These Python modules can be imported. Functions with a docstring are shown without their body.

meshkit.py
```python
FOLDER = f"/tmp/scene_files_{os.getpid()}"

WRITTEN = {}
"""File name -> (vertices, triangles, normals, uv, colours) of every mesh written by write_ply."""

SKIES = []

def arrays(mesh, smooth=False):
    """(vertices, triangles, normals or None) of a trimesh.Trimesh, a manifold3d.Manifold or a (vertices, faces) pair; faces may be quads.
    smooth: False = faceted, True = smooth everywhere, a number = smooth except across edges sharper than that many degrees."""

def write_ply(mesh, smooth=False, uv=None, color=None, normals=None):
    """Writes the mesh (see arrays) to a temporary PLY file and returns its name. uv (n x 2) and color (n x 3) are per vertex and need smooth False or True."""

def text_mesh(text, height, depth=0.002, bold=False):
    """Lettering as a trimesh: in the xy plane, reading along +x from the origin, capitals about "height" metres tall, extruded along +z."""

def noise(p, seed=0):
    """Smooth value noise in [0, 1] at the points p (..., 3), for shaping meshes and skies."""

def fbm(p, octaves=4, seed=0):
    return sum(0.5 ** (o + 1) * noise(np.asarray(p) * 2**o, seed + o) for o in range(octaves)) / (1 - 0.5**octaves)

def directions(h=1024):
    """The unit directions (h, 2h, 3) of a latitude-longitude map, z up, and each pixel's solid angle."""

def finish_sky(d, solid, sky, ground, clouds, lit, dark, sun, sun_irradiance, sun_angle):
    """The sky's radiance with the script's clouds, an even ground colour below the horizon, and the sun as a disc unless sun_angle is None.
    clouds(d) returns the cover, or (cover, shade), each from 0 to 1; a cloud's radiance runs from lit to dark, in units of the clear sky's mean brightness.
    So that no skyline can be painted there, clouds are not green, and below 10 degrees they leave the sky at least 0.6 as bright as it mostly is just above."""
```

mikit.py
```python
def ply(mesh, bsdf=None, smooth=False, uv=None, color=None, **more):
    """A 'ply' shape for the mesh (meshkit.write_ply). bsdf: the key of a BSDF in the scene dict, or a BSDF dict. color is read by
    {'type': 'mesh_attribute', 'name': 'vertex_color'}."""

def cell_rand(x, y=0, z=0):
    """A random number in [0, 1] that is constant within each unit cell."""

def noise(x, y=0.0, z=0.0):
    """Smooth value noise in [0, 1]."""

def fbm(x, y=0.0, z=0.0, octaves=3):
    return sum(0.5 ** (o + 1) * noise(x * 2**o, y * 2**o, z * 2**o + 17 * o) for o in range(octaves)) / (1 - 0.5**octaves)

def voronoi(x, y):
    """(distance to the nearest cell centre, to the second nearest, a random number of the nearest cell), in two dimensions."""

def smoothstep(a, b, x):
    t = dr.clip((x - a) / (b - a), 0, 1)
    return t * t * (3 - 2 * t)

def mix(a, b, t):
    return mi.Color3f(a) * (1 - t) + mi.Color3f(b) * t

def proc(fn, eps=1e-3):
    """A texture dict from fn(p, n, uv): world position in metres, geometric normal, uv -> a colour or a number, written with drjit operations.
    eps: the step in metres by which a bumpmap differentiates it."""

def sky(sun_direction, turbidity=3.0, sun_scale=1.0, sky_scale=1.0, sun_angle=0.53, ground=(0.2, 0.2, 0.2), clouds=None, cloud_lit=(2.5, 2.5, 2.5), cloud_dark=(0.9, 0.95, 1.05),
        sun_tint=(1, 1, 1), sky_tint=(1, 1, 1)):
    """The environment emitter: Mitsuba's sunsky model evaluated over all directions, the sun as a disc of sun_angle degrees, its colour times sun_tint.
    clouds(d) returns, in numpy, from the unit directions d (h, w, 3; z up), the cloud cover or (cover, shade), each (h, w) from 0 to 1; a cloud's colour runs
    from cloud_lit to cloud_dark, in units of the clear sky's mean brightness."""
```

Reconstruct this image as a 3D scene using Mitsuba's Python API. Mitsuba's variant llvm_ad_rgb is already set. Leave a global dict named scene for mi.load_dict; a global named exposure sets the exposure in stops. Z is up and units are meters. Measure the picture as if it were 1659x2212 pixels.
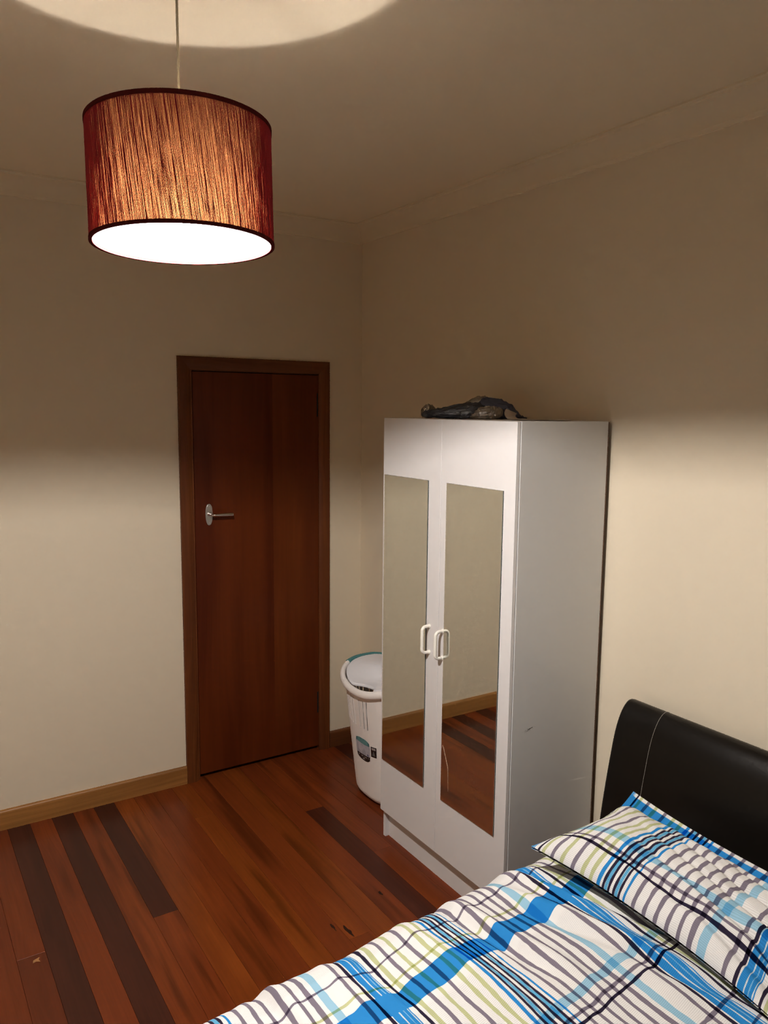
import math, random
import numpy as np, trimesh, manifold3d, shapely.geometry as sg
from scipy.interpolate import CubicSpline
import drjit as dr, mitsuba as mi
import mikit, meshkit
from mikit import proc, noise, fbm, smoothstep, mix, cell_rand

T = mi.ScalarTransform4f
RNG = np.random.default_rng(7)
scene, labels = {}, {}
# ------------------------------------------------------------------ camera, light, exposure
exposure = 3.0
FOCAL, YAW, PITCH, ROLL = 1708.1, 0.5704, -0.1317, 0.0098
EYE = np.array([-2.1656, -3.6063, 1.8355])
_cy, _sy, _cp, _sp = math.cos(YAW), math.sin(YAW), math.cos(PITCH), math.sin(PITCH)
_f = np.array([_sy * _cp, _cy * _cp, _sp]); _r = np.array([_cy, -_sy, 0.0]); _u = np.cross(_r, _f)
_up = -math.sin(ROLL) * _r + math.cos(ROLL) * _u
scene['camera'] = {'type': 'perspective', 'fov': math.degrees(2 * math.atan(1659 / 2 / FOCAL)), 'fov_axis': 'x', 'near_clip': 0.05, 'far_clip': 100.0,
                   'to_world': T().look_at(origin=EYE.tolist(), target=(EYE + _f).tolist(), up=_up.tolist())}
BULB_RADIANCE = (1010.0, 945.0, 895.0)     # the ceiling lamp is the only light in the room
LAMP = np.array([-1.629, -2.028, 2.148])  # centre of the shade's lower rim
SHADE_R, SHADE_H = 0.176, 0.2245
CEIL = 2.742
XL, YF = -3.3, -4.9                        # left wall, wall behind the camera


# ------------------------------------------------------------------ helpers
def rgb(r, g, b):
    return {'type': 'rgb', 'value': [float(r), float(g), float(b)]}


def mat(name, d, two=True):
    scene[name] = {'type': 'twosided', 'bsdf': d} if two else d
    return name


def prin(color, rough=0.5, **k):
    c = color if isinstance(color, dict) else rgb(*color)
    return {'type': 'principled', 'base_color': c, 'roughness': rough, 'specular': k.pop('specular', 0.5), **k}


def numbered(key):
    if key not in scene and key not in labels:
        return key
    i = 1
    while f'{key}_{i:03d}' in scene or f'{key}_{i:03d}' in labels:
        i += 1
    return f'{key}_{i:03d}'


def put(key, mesh, m, smooth=False, label=None, cat=None, kind=None, group=None, uv=None, color=None, **more):
    key = numbered(key)
    scene[key] = mikit.ply(mesh, m, smooth=smooth, uv=uv, color=color, **more)
    d = {k: v for k, v in (('label', label), ('category', cat), ('kind', kind), ('group', group)) if v}
    if d:
        labels[key] = d
    return key


def thing(key, label, cat, kind=None):
    labels[key] = {'label': label, 'category': cat}
    if kind:
        labels[key]['kind'] = kind
    return key


def box(x0, x1, y0, y1, z0, z1, c=0.0):
    """A box, its edges chamfered by c."""
    if c <= 0:
        b = trimesh.creation.box(extents=(x1 - x0, y1 - y0, z1 - z0))
        b.apply_translation(((x0 + x1) / 2, (y0 + y1) / 2, (z0 + z1) / 2))
        return b
    p = []
    for x, sx in ((x0, 1), (x1, -1)):
        for y, sy in ((y0, 1), (y1, -1)):
            for z, sz in ((z0, 1), (z1, -1)):
                p += [(x + sx * c, y + sy * c, z), (x + sx * c, y, z + sz * c), (x, y + sy * c, z + sz * c)]
    return trimesh.convex.convex_hull(np.array(p))


def join(*ms):
    return trimesh.util.concatenate(list(ms))


def tube(pts, r, sides=12, closed=False, caps=True):
    pts = np.asarray(pts, float)
    n = len(pts)
    r = np.broadcast_to(r, (n,))
    tan = (np.roll(pts, -1, 0) - np.roll(pts, 1, 0)) if closed else np.gradient(pts, axis=0)
    tan /= np.linalg.norm(tan, axis=1, keepdims=True)
    a = np.cross(tan[0], [0.31, 0.17, 0.93])
    if np.linalg.norm(a) < 0.05:
        a = np.cross(tan[0], [1, 0, 0])
    a /= np.linalg.norm(a)
    vs = []
    ang = np.arange(sides) * 2 * np.pi / sides
    for i in range(n):
        a = a - tan[i] * (a @ tan[i]); a /= np.linalg.norm(a)
        b = np.cross(tan[i], a)
        vs.append(pts[i] + r[i] * (np.cos(ang)[:, None] * a + np.sin(ang)[:, None] * b))
    v = np.vstack(vs)
    f = []
    for i in range(n if closed else n - 1):
        for j in range(sides):
            k, l = (i + 1) % n, (j + 1) % sides
            f += [(i * sides + j, i * sides + l, k * sides + l), (i * sides + j, k * sides + l, k * sides + j)]
    if not closed and caps:
        c0, c1 = len(v), len(v) + 1
        v = np.vstack([v, pts[:1], pts[-1:]])
        for j in range(sides):
            l = (j + 1) % sides
            f += [(c0, l, j), (c1, (n - 1) * sides + j, (n - 1) * sides + l)]
    m = trimesh.Trimesh(v, np.array(f), process=False)
    return m


def lathe(profile, n=96, closed=False):
    """Revolve (r, z) points around z."""
    p = np.asarray(profile, float)
    if closed:
        p = np.vstack([p, p[:1]])
    return trimesh.creation.revolve(p, sections=n)


def prism(poly, a0, a1, axis):
    """A polygon of 2D points extruded from a0 to a1 along the axis ('x': points are (y, z); 'y': points are (x, z); 'z': (x, y))."""
    m = trimesh.creation.extrude_polygon(poly if isinstance(poly, sg.Polygon) else sg.Polygon(poly), abs(a1 - a0), engine='earcut')
    v = m.vertices.copy()
    lo = min(a0, a1)
    if axis == 'x':
        w = np.stack([v[:, 2] + lo, v[:, 0], v[:, 1]], 1)
    elif axis == 'y':
        w = np.stack([v[:, 0], v[:, 2] + lo, v[:, 1]], 1)
    else:
        w = np.stack([v[:, 0], v[:, 1], v[:, 2] + lo], 1)
    m = trimesh.Trimesh(w, m.faces, process=False)
    if m.volume < 0:
        m.invert()
    return m


def grid_faces(nu, nv, wrap=False):
    i, j = np.meshgrid(np.arange(nu - 1), np.arange(nv if wrap else nv - 1), indexing='ij')
    k = (j + 1) % nv
    a, b, c, d = i * nv + j, i * nv + k, (i + 1) * nv + k, (i + 1) * nv + j
    return np.vstack([np.stack([a, b, c], -1).reshape(-1, 3), np.stack([a, c, d], -1).reshape(-1, 3)])


def to_manifold(m):
    return manifold3d.Manifold(manifold3d.Mesh(np.asarray(m.vertices, np.float32), np.asarray(m.faces, np.uint32)))


def from_manifold(mf):
    k = mf.to_mesh()
    return trimesh.Trimesh(k.vert_properties[:, :3], k.tri_verts, process=False)


# ------------------------------------------------------------------ materials of the shell
def wall_fn(p, n, uv):
    t = fbm(p.x * 1.7, p.y * 1.7, p.z * 1.7)
    return mix((0.645, 0.568, 0.440), (0.665, 0.588, 0.455), t)


def ceil_fn(p, n, uv):
    return mix((0.645, 0.56, 0.42), (0.66, 0.575, 0.43), fbm(p.x * 1.3, p.y * 1.3, 0))


mat('m_wall', prin(proc(wall_fn), 0.75, specular=0.25))
mat('m_ceiling', prin(proc(ceil_fn), 0.9, specular=0.2))
mat('m_cornice', prin((0.67, 0.585, 0.44), 0.75, specular=0.25))


def plank_fn(p, n, uv):
    """uv.x the board's tone, uv.y its number; grain along y."""
    tone, seed = uv.x, uv.y * 7.31
    x, y = p.x * 1.0, p.y * 1.0
    wob = fbm(x * 9 + seed, y * 1.3 + seed * 3, 0, 3)
    g = fbm(x * 160 + wob * 14 + seed * 5, y * 3.0 + seed, 0, 4)
    fine = noise(x * 900 + seed, y * 14, seed)
    streak = smoothstep(0.55, 0.85, fbm(x * 26 + seed * 2, y * 1.6 + seed, 4, 3))
    flame = smoothstep(0.45, 0.8, fbm(x * 16 + seed, y * 2.2 - seed, 9, 3))
    light = mix((0.172, 0.040, 0.0058), (0.230, 0.058, 0.0085), flame)
    dark = mix((0.040, 0.0098, 0.0052), (0.050, 0.0118, 0.006), flame)
    mid = mix((0.128, 0.0245, 0.0060), (0.155, 0.030, 0.0070), flame)
    c = mix(dark, mid, smoothstep(0.0, 0.5, tone))
    c = mix(c, light, smoothstep(0.5, 1.0, tone))
    c = c * (0.82 + 0.3 * g) * (0.93 + 0.14 * fine)
    c = c * (1 - 0.45 * streak * smoothstep(0.2, 0.6, tone))
    return c


mat('m_plank', prin(proc(plank_fn), 0.27, specular=0.14, clearcoat=0.10, clearcoat_gloss=0.9))


def timber(base, light, scale, axis, seed):
    def fn(p, n, uv):
        q = {'x': (p.y + p.z * 1.3, p.x), 'y': (p.x * 1.0 + p.z * 1.3, p.y), 'z': (p.x + p.y, p.z)}[axis]
        w = fbm(q[0] * 11 * scale + seed, q[1] * 1.1, seed, 3)
        g = fbm(q[0] * 90 * scale + w * 9, q[1] * 2.2 + seed, seed, 3)
        f = noise(q[0] * 700 * scale, q[1] * 10, seed)
        return mix(base, light, smoothstep(0.25, 0.8, 0.65 * w + 0.35 * g)) * (0.86 + 0.2 * g) * (0.95 + 0.1 * f)
    return proc(fn)


mat('m_baseboard_x', prin(timber((0.21, 0.088, 0.022), (0.31, 0.14, 0.038), 1.0, 'x', 2.0), 0.42, specular=0.4))
mat('m_baseboard_y', prin(timber((0.21, 0.088, 0.022), (0.31, 0.14, 0.038), 1.0, 'y', 5.0), 0.42, specular=0.4))
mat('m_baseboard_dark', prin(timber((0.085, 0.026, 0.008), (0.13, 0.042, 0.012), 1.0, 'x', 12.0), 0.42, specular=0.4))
mat('m_architrave', prin(timber((0.085, 0.022, 0.0055), (0.15, 0.045, 0.011), 1.0, 'z', 3.0), 0.45, specular=0.22))
mat('m_architrave_head', prin(timber((0.085, 0.024, 0.0075), (0.14, 0.046, 0.014), 1.0, 'x', 8.0), 0.45, specular=0.22))


def door_fn(p, n, uv):
    sheet = smoothstep(-0.512, -0.508, p.x)
    w = fbm(p.x * 8 + 3 * sheet, p.z * 0.9 + sheet * 5, 1.0, 3)
    g = fbm(p.x * 70 + w * 8, p.z * 1.6, 2.0, 3)
    f = noise(p.x * 800, p.z * 9, 3.0)
    a = mix((0.068, 0.0105, 0.0022), (0.100, 0.0185, 0.0034), smoothstep(0.3, 0.75, w))
    b = mix((0.086, 0.0155, 0.0030), (0.118, 0.0255, 0.0050), smoothstep(0.3, 0.75, w))
    return mix(a, b, sheet) * (0.85 + 0.25 * g) * (0.95 + 0.1 * f)


mat('m_door', prin(proc(door_fn), 0.38, specular=0.18))
mat('m_subfloor', {'type': 'diffuse', 'reflectance': rgb(0.02, 0.012, 0.008)})
mat('m_dark_metal', prin((0.03, 0.028, 0.026), 0.45, metallic=0.6))
mat('m_satin_metal', prin((0.55, 0.53, 0.5), 0.32, metallic=0.9))
mat('m_chrome', prin((0.75, 0.73, 0.70), 0.16, metallic=1.0))

# ------------------------------------------------------------------ room shell
WT = 0.12
HX0, HX1, HZ1 = -0.929, -0.237, 2.008      # the hole of the doorway
put('ceiling', box(XL - WT, WT, YF - WT, WT, CEIL, CEIL + 0.1), 'm_ceiling', label='cream painted ceiling with a bright lamp circle', kind='structure')
put('wall_back', prism(sg.Polygon([(XL - WT, -0.1), (WT, -0.1), (WT, CEIL), (XL - WT, CEIL)], [[(HX0, -0.05), (HX0, HZ1), (HX1, HZ1), (HX1, -0.05)]]), 0.0, WT, 'y'), 'm_wall',
    label='cream painted wall with the timber door', kind='structure')
put('wall_right', box(0, WT, YF, 0, -0.1, CEIL), 'm_wall', label='cream painted wall behind the wardrobe and headboard', kind='structure')
put('wall_left', box(XL - WT, XL, YF, 0, -0.1, CEIL), 'm_wall', label='cream painted wall on the left, out of frame', kind='structure')
WX = (-2.75, -0.95, 0.85, 2.25)             # the night window behind the camera
put('wall_front', prism(sg.Polygon([(XL - WT, -0.1), (WT, -0.1), (WT, CEIL), (XL - WT, CEIL)], [[(WX[0], WX[2]), (WX[0], WX[3]), (WX[1], WX[3]), (WX[1], WX[2])]]), YF - WT, YF, 'y'), 'm_wall', label='cream painted wall behind the camera', kind='structure')

scene['m_pane'] = {'type': 'thindielectric', 'int_ior': 1.5}
fr = [box(WX[0], WX[1], YF - 0.07, YF - 0.02, z, z + 0.05, 0.003) for z in (WX[2], WX[3] - 0.05)]
fr += [box(x, x + 0.05, YF - 0.07, YF - 0.02, WX[2] + 0.05, WX[3] - 0.05, 0.003) for x in (WX[0], (WX[0] + WX[1]) / 2 - 0.025, WX[1] - 0.05)]
put('window_1', join(*fr), 'm_cornice', label='window behind the camera, dark at night', kind='structure')
xm = (WX[0] + WX[1]) / 2
for xa, xb in ((WX[0] + 0.05, xm - 0.025), (xm + 0.025, WX[1] - 0.05)):
    put('window_1__pane', (np.array([(xa, YF - 0.045, WX[2] + 0.05), (xb, YF - 0.045, WX[2] + 0.05), (xb, YF - 0.045, WX[3] - 0.05), (xa, YF - 0.045, WX[3] - 0.05)]), np.array([[0, 1, 2], [0, 2, 3]])), 'm_pane')

# cornice: cove with a small step at each edge; profile in (distance from wall, z)
def cornice_profile():
    d0, d1 = 0.086, 0.081
    pts = [(0, CEIL), (d0, CEIL), (d0, CEIL - 0.006), (d0 - 0.010, CEIL - 0.008), (d0 - 0.012, CEIL - 0.013)]
    for t in np.linspace(0, 1, 12):
        a = t * math.pi / 2
        pts.append((0.013 + (d0 - 0.027) * (1 - math.sin(a)), CEIL - 0.014 - (d1 - 0.026) * (1 - math.cos(a))))
    pts += [(0.011, CEIL - d1 + 0.009), (0.009, CEIL - d1), (0, CEIL - d1)]
    return pts


CP = cornice_profile()
put('trim_1', prism([(-d, z) for d, z in CP], XL, 0, 'x'), 'm_cornice', smooth=25, label='plaster cornice above the door wall', kind='structure')
put('trim_2', prism([(-d, z) for d, z in CP], YF, 0, 'y'), 'm_cornice', smooth=25, label='plaster cornice above the wardrobe wall', kind='structure')
put('trim_3', prism([(XL + d, z) for d, z in CP], YF, 0, 'y'), 'm_cornice', smooth=25, label='plaster cornice along the left wall', kind='structure')
put('trim_4', prism([(YF + d, z) for d, z in CP], XL, 0, 'x'), 'm_cornice', smooth=25, label='plaster cornice behind the camera', kind='structure')


def base_profile(s=1):
    h, t = 0.088, 0.016
    p = [(0, 0.0005), (t, 0.0005), (t, h - 0.012)]
    p += [(t - 0.009 * (1 - math.cos(a)), h - 0.012 + 0.012 * math.sin(a)) for a in np.linspace(0.2, math.pi / 2, 6)]
    return [(s * d, z) for d, z in p + [(0, h)]]


put('baseboard_back', prism(base_profile(-1), XL, -0.988, 'x'), 'm_baseboard_x', smooth=25, label='light brown timber baseboard left of the door', kind='structure')
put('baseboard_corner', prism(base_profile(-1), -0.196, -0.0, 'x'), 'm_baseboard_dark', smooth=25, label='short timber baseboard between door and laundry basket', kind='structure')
put('baseboard_right', prism(base_profile(-1), YF, 0, 'y'), 'm_baseboard_y', smooth=25, label='timber baseboard behind the wardrobe', kind='structure')
put('baseboard_left', prism([(XL + d, z) for d, z in base_profile()], YF, 0, 'y'), 'm_baseboard_y', smooth=25, label='timber baseboard along the left wall', kind='structure')
put('baseboard_front', prism([(YF + d, z) for d, z in base_profile()], XL, 0, 'x'), 'm_baseboard_x', smooth=25, label='timber baseboard behind the camera', kind='structure')

# floor: boards run along y
put('floor', box(XL - WT, WT, YF - WT, 1.0, -0.12, -0.019), 'm_subfloor', label='polished mixed-tone hardwood board floor', kind='structure')
PITCH_B, XB0 = 0.0902, -1.791
tones = {-2: [0.35, 0.2], -1: [0.36, 0.3, 0.25], 0: [0.02], 1: [0.45], 2: [0.03], 3: [0.60, 0.55], 5: [0.72], 6: [0.66], 7: [0.62], 8: [0.8], 9: [0.66],
         10: [0.7], 11: [0.74], 12: [0.6], 14: [0.6], 15: [0.45], 16: [0.55], 17: [0.5]}
cuts = {0: [-2.75], 1: [-3.1], 2: [-2.45], -2: [-1.9], -1: [-0.93, -2.4], 3: [-2.0], 4: [-0.945, -2.6], 5: [], 6: [-2.2], 7: [-1.85], 8: [-0.35, -2.5], 9: [-2.4], 10: [-1.42, -2.9], 11: [-2.3], 12: [-1.6],
        13: [-0.555, -2.3], 14: [-1.0], 15: [-1.8], 16: [-0.8], 17: [-1.2]}
tones[4] = [0.03, 0.6, 0.4]
tones[10] = [0.7, 0.64, 0.6]
tones[13] = [0.66, 0.10, 0.5]
k0, k1 = math.floor((XL - XB0) / PITCH_B), math.ceil((0 - XB0) / PITCH_B)
for k in range(k0, k1):
    xa, xb = max(XB0 + k * PITCH_B, XL), min(XB0 + (k + 1) * PITCH_B, 0.0)
    if xb - xa < 0.01:
        continue
    cs = cuts.get(k, [-RNG.uniform(0.6, 1.6), -RNG.uniform(2.2, 3.4)])
    ends = [0.35] + list(cs) + [YF]
    tn = tones.get(k)
    for i in range(len(ends) - 1):
        ya, yb = ends[i + 1], ends[i]
        g = 0.0004
        m = box(xa + g, xb - g, ya + g, yb - g, -0.019, 0.0, 0.0004)
        t = tn[min(i, len(tn) - 1)] if tn else [0.05, 0.4, 0.62, 0.7][int(RNG.integers(4))]
        t = t + float(RNG.uniform(-0.03, 0.03))
        put('floor__plank', m, 'm_plank', uv=np.tile([[t, (k * 5 + i * 3 + 40) / 10.0]], (len(m.vertices), 1)))

# knots let into three boards: slightly sunk dark discs
mat('m_knot', prin((0.020, 0.006, 0.0025), 0.6, specular=0.15))
for kx, ky, a, b, sd in ((-0.868, -1.385, 0.0075, 0.030, 3), (-0.905, -1.33, 0.004, 0.022, 5), (-0.655, -1.255, 0.005, 0.014, 8)):
    t = np.linspace(0, 2 * math.pi, 28, endpoint=False)
    r = 0.55 + 0.9 * meshkit.noise(np.stack([np.cos(t) * 1.7 + sd, np.sin(t) * 1.7, 0 * t], -1), sd)
    m = prism([(kx + a * x * math.cos(q), ky + b * x * math.sin(q)) for x, q in zip(r, t)], -0.0004, 0.00025, 'z')
    put('floor__knot', m, 'm_knot', label='dark knot in a floorboard')

# ------------------------------------------------------------------ door
thing('door_1', 'dark reddish-brown flush timber door with its frame', 'door', 'structure')
labels['door_1'].pop('category')
LX0, LX1, LZ0, LZ1 = -0.914, -0.252, 0.021, 1.993
put('door_1__leaf', box(LX0, LX1, 0.004, 0.040, LZ0, LZ1, 0.0015), 'm_door')


def arch_profile(w=0.060, t=0.018):
    p = [(0, 0), (0, t - 0.004), (0.004, t)] + [(w * 0.45, t)] + [(w * 0.45 + (w * 0.55) * u, t - 0.009 * u * u) for u in np.linspace(0.1, 1, 7)] + [(w, 0)]
    return p


# jamb posts of the architrave: profile in (x, y), extruded in z and mitred at the head
def arch_leg(xo, s):
    m = prism([(xo + s * u, -v) for u, v in arch_profile()], 0.0005, 2.06, 'z')
    v = m.vertices
    top = v[:, 2] > 1
    v[top, 2] = 2.06 - np.abs(v[top, 0] - xo)
    return trimesh.Trimesh(v, m.faces, process=False)


def arch_head():
    m = prism([(-v, 2.06 - u) for u, v in arch_profile()], -0.987, -0.197, 'x')
    v = m.vertices
    left = v[:, 0] < -0.6
    v[left, 0] = -0.987 + (2.06 - v[left, 2])
    v[~left, 0] = -0.197 - (2.06 - v[~left, 2])
    return trimesh.Trimesh(v, m.faces, process=False)


put('door_1__architrave', arch_leg(-0.987, 1), 'm_architrave', smooth=20)
put('door_1__architrave', arch_leg(-0.197, -1), 'm_architrave', smooth=20)
put('door_1__architrave', arch_head(), 'm_architrave_head', smooth=20)
put('door_1__jamb', box(HX0, HX0 + 0.0115, 0.0, WT, 0.0, HZ1), 'm_architrave')
put('door_1__jamb', box(HX1 - 0.0115, HX1, 0.0, WT, 0.0, HZ1), 'm_architrave')
put('door_1__jamb', box(HX0 + 0.0115, HX1 - 0.0115, 0.0, WT, HZ1 - 0.012, HZ1), 'm_architrave_head')
put('door_1__stop', join(box(HX0 + 0.0115, HX0 + 0.026, 0.041, 0.09, 0, HZ1 - 0.012), box(HX1 - 0.026, HX1 - 0.0115, 0.041, 0.09, 0, HZ1 - 0.012)), 'm_architrave')
for z0, z1 in ((1.785, 1.902), (0.208, 0.325)):
    hx = -0.2505
    barrel = tube([(hx, -0.004, z0 + 0.006), (hx, -0.004, z1 - 0.006)], 0.0065, 14)
    tips = [trimesh.creation.icosphere(2, 0.0062).apply_translation((hx, -0.004, z)) for z in (z0 + 0.005, z1 - 0.005)]
    knuckles = [tube([(hx, -0.004, z0 + (z1 - z0) * t - 0.001), (hx, -0.004, z0 + (z1 - z0) * t + 0.001)], 0.0072, 14) for t in (0.25, 0.5, 0.75)]
    put('door_1__hinge', join(barrel, *tips, *knuckles, box(hx - 0.013, hx + 0.011, 0.0015, 0.0038, z0, z1)), 'm_dark_metal', smooth=40, label='dark metal butt hinge')
# lever handle: shield-shaped back plate, neck, lever
HXc, HZc = -0.846, 1.318
out = []
for t in np.linspace(0, 2 * math.pi, 48, endpoint=False):
    s, c = math.sin(t), math.cos(t)
    w = 0.0175 * (1 - 0.12 * max(0, -s) ** 3)
    out.append((HXc + w * math.copysign(abs(c) ** 0.75, c), HZc + 0.0515 * math.copysign(abs(s) ** (0.9 if s > 0 else 1.0), s)))
pl = prism(out, -0.0005, 0.0042, 'y')
pl2 = prism([(HXc + (x - HXc) * 0.86, HZc + (z - HZc) * 0.93) for x, z in out], -0.0035, 0.0, 'y')
screws = [tube([(HXc, -0.0048, HZc + s * 0.040), (HXc, -0.0034, HZc + s * 0.040)], 0.0032, 12) for s in (-1, 1)]
put('door_1__handle', join(pl, pl2), 'm_satin_metal', smooth=30, label='satin metal back plate of the door handle')
for s in screws:
    put('door_1__handle__screw', s, 'm_chrome', smooth=30)
pts, rad = [], []
for t in np.linspace(0, 1, 8):
    pts.append((HXc + 0.004 * 0, -0.003 - 0.036 * t, HZc + 0.002)); rad.append(0.0105 - 0.004 * min(1, t * 1.6))
for a in np.linspace(0.25, math.pi / 2, 6):
    pts.append((HXc + 0.014 * (1 - math.cos(a)), -0.039 - 0.012 * math.sin(a), HZc + 0.002)); rad.append(0.0066)
for t in np.linspace(0.08, 1, 12):
    pts.append((HXc + 0.014 + 0.088 * t, -0.051 + 0.004 * t, HZc + 0.002 - 0.001 * t)); rad.append(0.0066 + 0.0026 * math.sin(min(1, t * 1.1) * math.pi * 0.55))
put('door_1__handle__lever', tube(pts, rad, 18), 'm_chrome', smooth=50)

# ------------------------------------------------------------------ pendant lamp
thing('pendant_lamp', 'maroon fabric drum pendant lamp hanging from the ceiling, lit', 'lamp')


def ground_fn(p, n, uv):
    a = dr.atan2(p.y - LAMP[1], p.x - LAMP[0]) * SHADE_R
    s1 = noise((a + 0.12 * (p.z - 2.25)) * 420, p.z * 22, 1.0)
    blot = fbm(a * 11, p.z * 11, 3.0)
    return mix((0.40, 0.155, 0.060), (0.62, 0.29, 0.125), smoothstep(0.25, 0.75, 0.6 * s1 + 0.4 * blot))


# a translucent copper ground cloth under a layer of maroon slub threads
scene['m_shade_ground'] = {'type': 'principledthin', 'base_color': proc(ground_fn), 'roughness': 0.6, 'spec_trans': 0.10, 'diff_trans': 0.9, 'eta': 1.3}
scene['m_shade_lining'] = {'type': 'principledthin', 'base_color': rgb(0.66, 0.635, 0.59), 'roughness': 0.6, 'spec_trans': 0.02, 'diff_trans': 0.20, 'eta': 1.3}
mat('m_shade_thread', {'type': 'diffuse', 'reflectance': rgb(0.27, 0.030, 0.038)})
mat('m_shade_edge', {'type': 'diffuse', 'reflectance': rgb(0.07, 0.012, 0.012)})
mat('m_cord', prin((0.075, 0.055, 0.03), 0.5))
mat('m_white_plastic', prin((0.78, 0.77, 0.74), 0.4))
tilt = trimesh.transformations.rotation_matrix(-0.041, [1, 0, 0])
place = trimesh.transformations.translation_matrix(LAMP) @ tilt


def lampmesh(m):
    m.apply_transform(place)
    return m


def cyl_sheet(r, z0, z1, n=192):
    a = np.linspace(0, 2 * np.pi, n, endpoint=False)
    v = np.vstack([np.stack([r * np.cos(a), r * np.sin(a), np.full(n, z)], 1) for z in (z0, z1)])
    i = np.arange(n); j = (i + 1) % n
    return trimesh.Trimesh(v, np.vstack([np.stack([i, j, j + n], 1), np.stack([i, j + n, i + n], 1)]), process=False)


put('pendant_lamp__shade', lampmesh(cyl_sheet(SHADE_R - 0.0012, 0.002, SHADE_H - 0.002)), 'm_shade_ground', smooth=True, label='woven drum shade glowing copper')


def shade_threads(n=1160, nz=10, sides=5):
    """Slub threads laid side by side around the drum, thicker and thinner along their length."""
    rng = np.random.default_rng(5)
    a0 = (np.arange(n) + rng.uniform(-0.28, 0.28, n)) * 2 * np.pi / n
    z = np.linspace(0.004, SHADE_H - 0.004, nz)
    zz = np.broadcast_to(z, (n, nz)) + np.where((np.arange(nz) > 0) & (np.arange(nz) < nz - 1), 1, 0) * rng.uniform(-0.009, 0.009, (n, nz))
    rad = 0.00027 * np.exp(rng.normal(0, 0.28, (n, 1)) + rng.normal(0, 0.36, (n, nz)))
    ang = a0[:, None] - 0.11 * (zz - 0.1) / SHADE_R + rng.normal(0, 0.0007, (n, nz))
    t = np.arange(sides) * 2 * np.pi / sides
    r = SHADE_R + rad[..., None] * np.cos(t)
    w = ang[..., None] + rad[..., None] * np.sin(t) / SHADE_R
    v = np.stack([r * np.cos(w), r * np.sin(w), np.broadcast_to(zz[..., None], r.shape)], -1).reshape(-1, 3)
    f1 = grid_faces(nz, sides, True)
    f = (f1[None] + (np.arange(n) * nz * sides)[:, None, None]).reshape(-1, 3)
    m = trimesh.Trimesh(v, f, process=False)
    return m


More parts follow.
